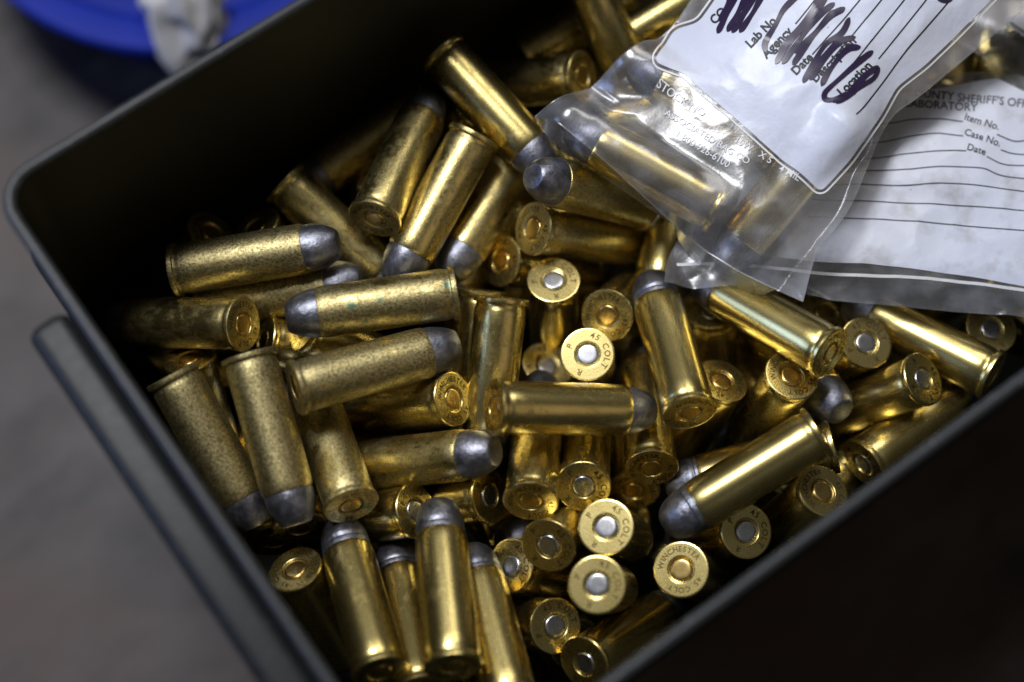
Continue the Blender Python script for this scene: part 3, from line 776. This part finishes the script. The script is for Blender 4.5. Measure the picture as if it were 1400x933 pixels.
def grow(outline, by):
    c = outline; t = np.roll(c, -1, 0) - np.roll(c, 1, 0); t /= np.linalg.norm(t, axis=1)[:, None] + 1e-9
    n = np.stack([t[:, 1], -t[:, 0]], 1)
    area = 0.5 * np.sum(c[:, 0] * np.roll(c[:, 1], -1) - np.roll(c[:, 0], -1) * c[:, 1])
    return c + n * by * (1 if area > 0 else -1)

# --- the soiled form bag lying on the pile
root = empty("evidence_bag", tuple(at(1250, 300, Z_PILE) * MM))
def local(o, r=root):
    o.matrix_parent_inverse = Matrix.Translation(-r.location); return o
ROOTS = []
bag2 = Bag([[(905, 393), (1040, 402), (1180, 415), (1320, 428), (1490, 440)],
            [(915, 350), (1040, 350), (1180, 362), (1320, 378), (1490, 405)],
            [(945, 300), (1080, 290), (1200, 292), (1325, 300), (1490, 318)],
            [(990, 235), (1110, 225), (1215, 215), (1330, 215), (1490, 235)],
            [(1040, 165), (1140, 150), (1225, 130), (1350, 112), (1490, 140)],
            [(1045, 155), (1143, 140), (1228, 118), (1355, 99), (1495, 128)]],
           [[7, 8, 9, 9, 9], [9, 11, 13, 13, 12], [10, 12, 14, 15, 14], [10, 12, 15, 17, 15], [9, 11, 14, 15, 13], [7, 9, 12, 13, 10]], seed=2, wrinkle=0.8)
tag(root, "clear plastic bag with a soiled white laboratory form, lying under the scribbled bag", "plastic bag", "evidence bags on the pile")
parts = [bag2.film(root)]
out2 = round_outline([(985, 345), (1100, 357), (1180, 361), (1250, 369), (1320, 378), (1400, 393), (1480, 404), (1480, 140), (1400, 128), (1362, 108), (1290, 121), (1228, 130), (1140, 152), (1045, 168)], 7)
parts.append(bag2.panel("white_panel", out2, 0.18, PANEL_DIRTY, root))
parts.append(bag2.ribbon("seal_line", [[(925, 362), (1020, 364), (1095, 371), (1180, 377), (1260, 381), (1330, 388), (1400, 398), (1440, 404)]], 4.2, 0.2, WHITE_INK, root))
parts.append(bag2.ribbon("ruled_lines", [
    [(1150, 176), (1213, 171), (1245, 165), (1280, 164), (1316, 167)], [(1362, 185), (1385, 194), (1402, 194), (1440, 197)],
    [(1150, 200), (1210, 195), (1250, 187), (1280, 184), (1316, 187)], [(1368, 205), (1390, 211), (1440, 215)],
    [(1140, 222), (1203, 217), (1240, 212), (1280, 208), (1320, 208)], [(1348, 215), (1370, 224), (1400, 227), (1440, 230)],
    [(1130, 238), (1196, 234), (1240, 233), (1285, 229), (1340, 231), (1370, 240), (1440, 250)],
    [(1120, 254), (1180, 253), (1240, 254), (1280, 252), (1340, 255), (1440, 268)],
    [(1110, 274), (1165, 275), (1260, 279), (1340, 284), (1440, 294)],
    [(1105, 298), (1152, 299), (1260, 304), (1340, 312), (1440, 322)]], 1.3, 0.3, INK, root))
parts.append(bag2.text("COUNTY SHERIFF'S OFFICE", (1238, 132), (1, .10), 15.5, 0.3, GREY_INK, root))
parts.append(bag2.text("LABORATORY", (1236, 148), (1, .05), 15.5, 0.3, GREY_INK, root))
parts.append(bag2.text("Item No.", (1317, 164), (.94, .31), 13.5, 0.3, INK, root))
parts.append(bag2.text("Case No.", (1317, 185), (.94, .31), 13.5, 0.3, INK, root))
parts.append(bag2.text("Date", (1320, 206), (.94, .29), 13.5, 0.3, INK, root))
for p in parts: local(p, root)

# --- a third bag at the top, mostly out of the frame
root = empty("evidence_bag", tuple(at(1440, 60, Z_PILE) * MM))
bag3 = Bag([[(1290, 45), (1345, 78), (1400, 108), (1480, 150)], [(1322, 10), (1376, 44), (1425, 76), (1500, 115)], [(1370, -45), (1425, -5), (1475, 30), (1540, 65)]],
           [[6, 7, 7, 6], [8, 11, 12, 11], [9, 13, 14, 12]], seed=5, wrinkle=0.6)
tag(root, "bag peeping out between the two others where the frame ends", "plastic bag", "evidence bags on the pile")
parts = [bag3.film(root, 60, 50)]
parts.append(bag3.panel("white_panel", round_outline([(1368, 30), (1400, 52), (1500, 108), (1530, 66), (1430, 5)], 6), 0.18, PANEL, root, 16))
parts.append(bag3.ribbon("ruled_lines", [[(1380, 32), (1400, 46), (1440, 70)]], 2.0, 0.3, INK, root))
parts.append(bag3.text("LABORATORY", (1374, 44), (.85, .55), 12, 0.3, GREY_INK, root))
for p in parts: local(p, root)

# --- the scribbled bag on top with cartridges inside
root = empty("evidence_bag", tuple(at(980, 230, Z_PILE) * MM))
bag1 = Bag([[(727, 183), (820, 243), (910, 307), (1005, 370), (1098, 413)],
            [(790, 135), (880, 185), (965, 250), (1050, 310), (1118, 346)],
            [(856, 86), (940, 118), (1008, 170), (1075, 226), (1163, 283)],
            [(915, 40), (985, 72), (1060, 120), (1135, 165), (1212, 172)],
            [(955, -15), (1040, 10), (1115, 35), (1190, 66), (1268, 124)],
            [(1010, -90), (1100, -70), (1190, -45), (1280, -20), (1400, 15)],
            [(1080, -180), (1180, -150), (1280, -125), (1380, -100), (1520, -70)]],
           [[13, 16, 18, 21, 22], [18, 24, 26, 27, 25], [20, 28, 30, 30, 27], [24, 31, 34, 34, 28], [26, 34, 37, 37, 30], [28, 36, 40, 40, 34], [28, 36, 40, 41, 36]],
           contents=SEALED, seed=1, wrinkle=0.75)
tag(root, "clear bag with purple marker scribbles on its white panel, holding cartridges", "plastic bag", "evidence bags on the pile")
parts = [bag1.film(root, 130, 170)]
corners = [(890, 97), (935, 103), (1000, 158), (1063, 213), (1122, 263), (1160, 222), (1204, 158), (1225, 120), (1262, 92), (1310, 45), (1370, -15), (1460, -80), (1250, -125), (1100, -125), (1010, -60), (978, 0), (955, 33), (922, 42)]
out1 = round_outline(corners, 10)
parts.append(bag1.panel("white_panel", out1, 0.18, PANEL, root, 60))
parts.append(bag1.ribbon("panel_border", [np.vstack([grow(out1, 5.0), grow(out1, 5.0)[:1]])], 2.4, 0.2, WHITE_INK, root))
parts.append(bag1.ribbon("ruled_lines", [[(1087, 35), (1115, 0), (1150, -45)], [(1110, 76), (1142, 40), (1176, 0), (1215, -50)], [(1130, 90), (1165, 49), (1205, 0), (1245, -50)],
    [(1150, 107), (1172, 80), (1236, 0), (1275, -50)], [(1200, 82), (1230, 45), (1266, 0), (1300, -45)], [(1165, 165), (1180, 147), (1207, 112), (1229, 82), (1244, 63), (1270, 33), (1296, 3), (1330, -40)]], 1.8, 0.3, INK, root))
DT = (.70, -.71)
for s, p in (("CO", (977, 36)), ("Lab No.", (1026, 68)), ("Agency", (1048, 82)), ("Date", (1088, 105)), ("Description", (1114, 116)), ("Location", (1150, 134))):
    parts.append(bag1.text(s, p, DT, 17, 0.3, INK, root, bold=0.08))
ST = (.855, .52)
for s, p, z in (("STOCK NO", (896, 121), 15), ("15W", (1003, 194), 13.4), ("X 5", (1036, 214), 13.4), ("4 MIL", (1064, 233), 13.4), ("ASSOCIATED BAG CO", (908, 157), 13.4), ("1 800 926-6100", (922, 186), 13.4)):
    parts.append(bag1.text(s, p, ST, z, 0.25, WHITE_INK, root))
def z1(*pts): return [(880 + x / 3.889, y / 3.889) for x, y in pts]
parts.append(bag1.ribbon("marker_scribble", [
    z1((505, -40), (450, 70), (392, 185)), z1((480, -40), (435, 60), (405, 120)), z1((560, -40), (500, 80), (445, 175)), z1((600, -30), (520, 110), (470, 180)), z1((640, -40), (585, 70), (510, 180)), z1((560, -30), (540, 60), (500, 130)),
    z1((830, -30), (745, 55), (700, 140), (645, 235), (650, 285)), z1((980, -30), (880, 120), (760, 250), (700, 345)), z1((1015, 20), (930, 90), (820, 230), (735, 345)), z1((940, -20), (900, 60), (780, 210), (715, 290)), z1((1070, 45), (980, 100), (880, 225), (790, 350)),
    z1((1010, 60), (900, 190), (800, 290)), z1((1095, 95), (1050, 180), (950, 260), (845, 450)), z1((1125, 200), (1040, 230), (960, 320), (880, 435)), z1((1060, 200), (930, 330), (850, 430)),
    z1((1150, 255), (1075, 270), (985, 380), (940, 465)), z1((1215, 275), (1130, 340), (1010, 450), (960, 500), (965, 535), (1010, 540), (1080, 500)), z1((1080, 510), (1160, 420), (1235, 365), (1215, 420), (1110, 490), (1015, 570)), z1((1130, 480), (1050, 530), (1000, 560)),
    [(1278, -6), (1290, 2), (1302, -4)]], 8.4, 0.42, MARKER, root, taper=True))
for p in parts: local(p, root)

# ------------------------------------------------------------------ blue tub and white cloth behind the can
tub_z = 46.0
tc_ = at(235, -212, tub_z)
V, Fc = lathe([(52, 0.3), (54, 1.5), (60, tub_z - 9), (61.5, tub_z - 3), (69, tub_z - 3.5), (70.5, tub_z - 1.5), (69.5, tub_z), (62, tub_z + 0.8), (58.5, tub_z - 1), (56.5, tub_z - 9), (50, 4), (0.01, 3.5)], 72, True, False)
tub = mesh_obj("plastic_tub", V, Fc, BLUE, sharp=50)
tub.location = tuple(np.array([tc_[0], tc_[1], 0]) * MM)
tag(tub, "round blue plastic tub standing behind the ammunition can", "tub")
bm = bmesh.new(); bmesh.ops.create_icosphere(bm, subdivisions=5, radius=1.0)
for v in bm.verts:
    p = v.co.copy(); n = noise.noise(p * 1.7) * 0.45 + (1 - abs(noise.noise(p * 2.3 + Vector((4, 1, 2)))) * 3) * 0.14 + (1 - abs(noise.noise(p * 5)) * 3) * 0.02
    p *= 1 + n
    v.co = Vector((p.x * 0.0115, p.y * 0.015, p.z * 0.008))
    over = max(0.0, -v.co.y - 0.002); v.co.z -= over * 1.0
me = bpy.data.meshes.new("cloth"); bm.to_mesh(me); bm.free(); finish(me, True)
me.materials.append(CLOTH)
rag = bpy.data.objects.new("crumpled_cloth", me); COL.objects.link(rag)
rp = at(258, 4, tub_z + 6); rag.location = tuple(rp * MM); rag.rotation_euler = (0, 0, -0.45)
tag(rag, "crumpled white cloth hanging over the blue tub's rim", "cloth")
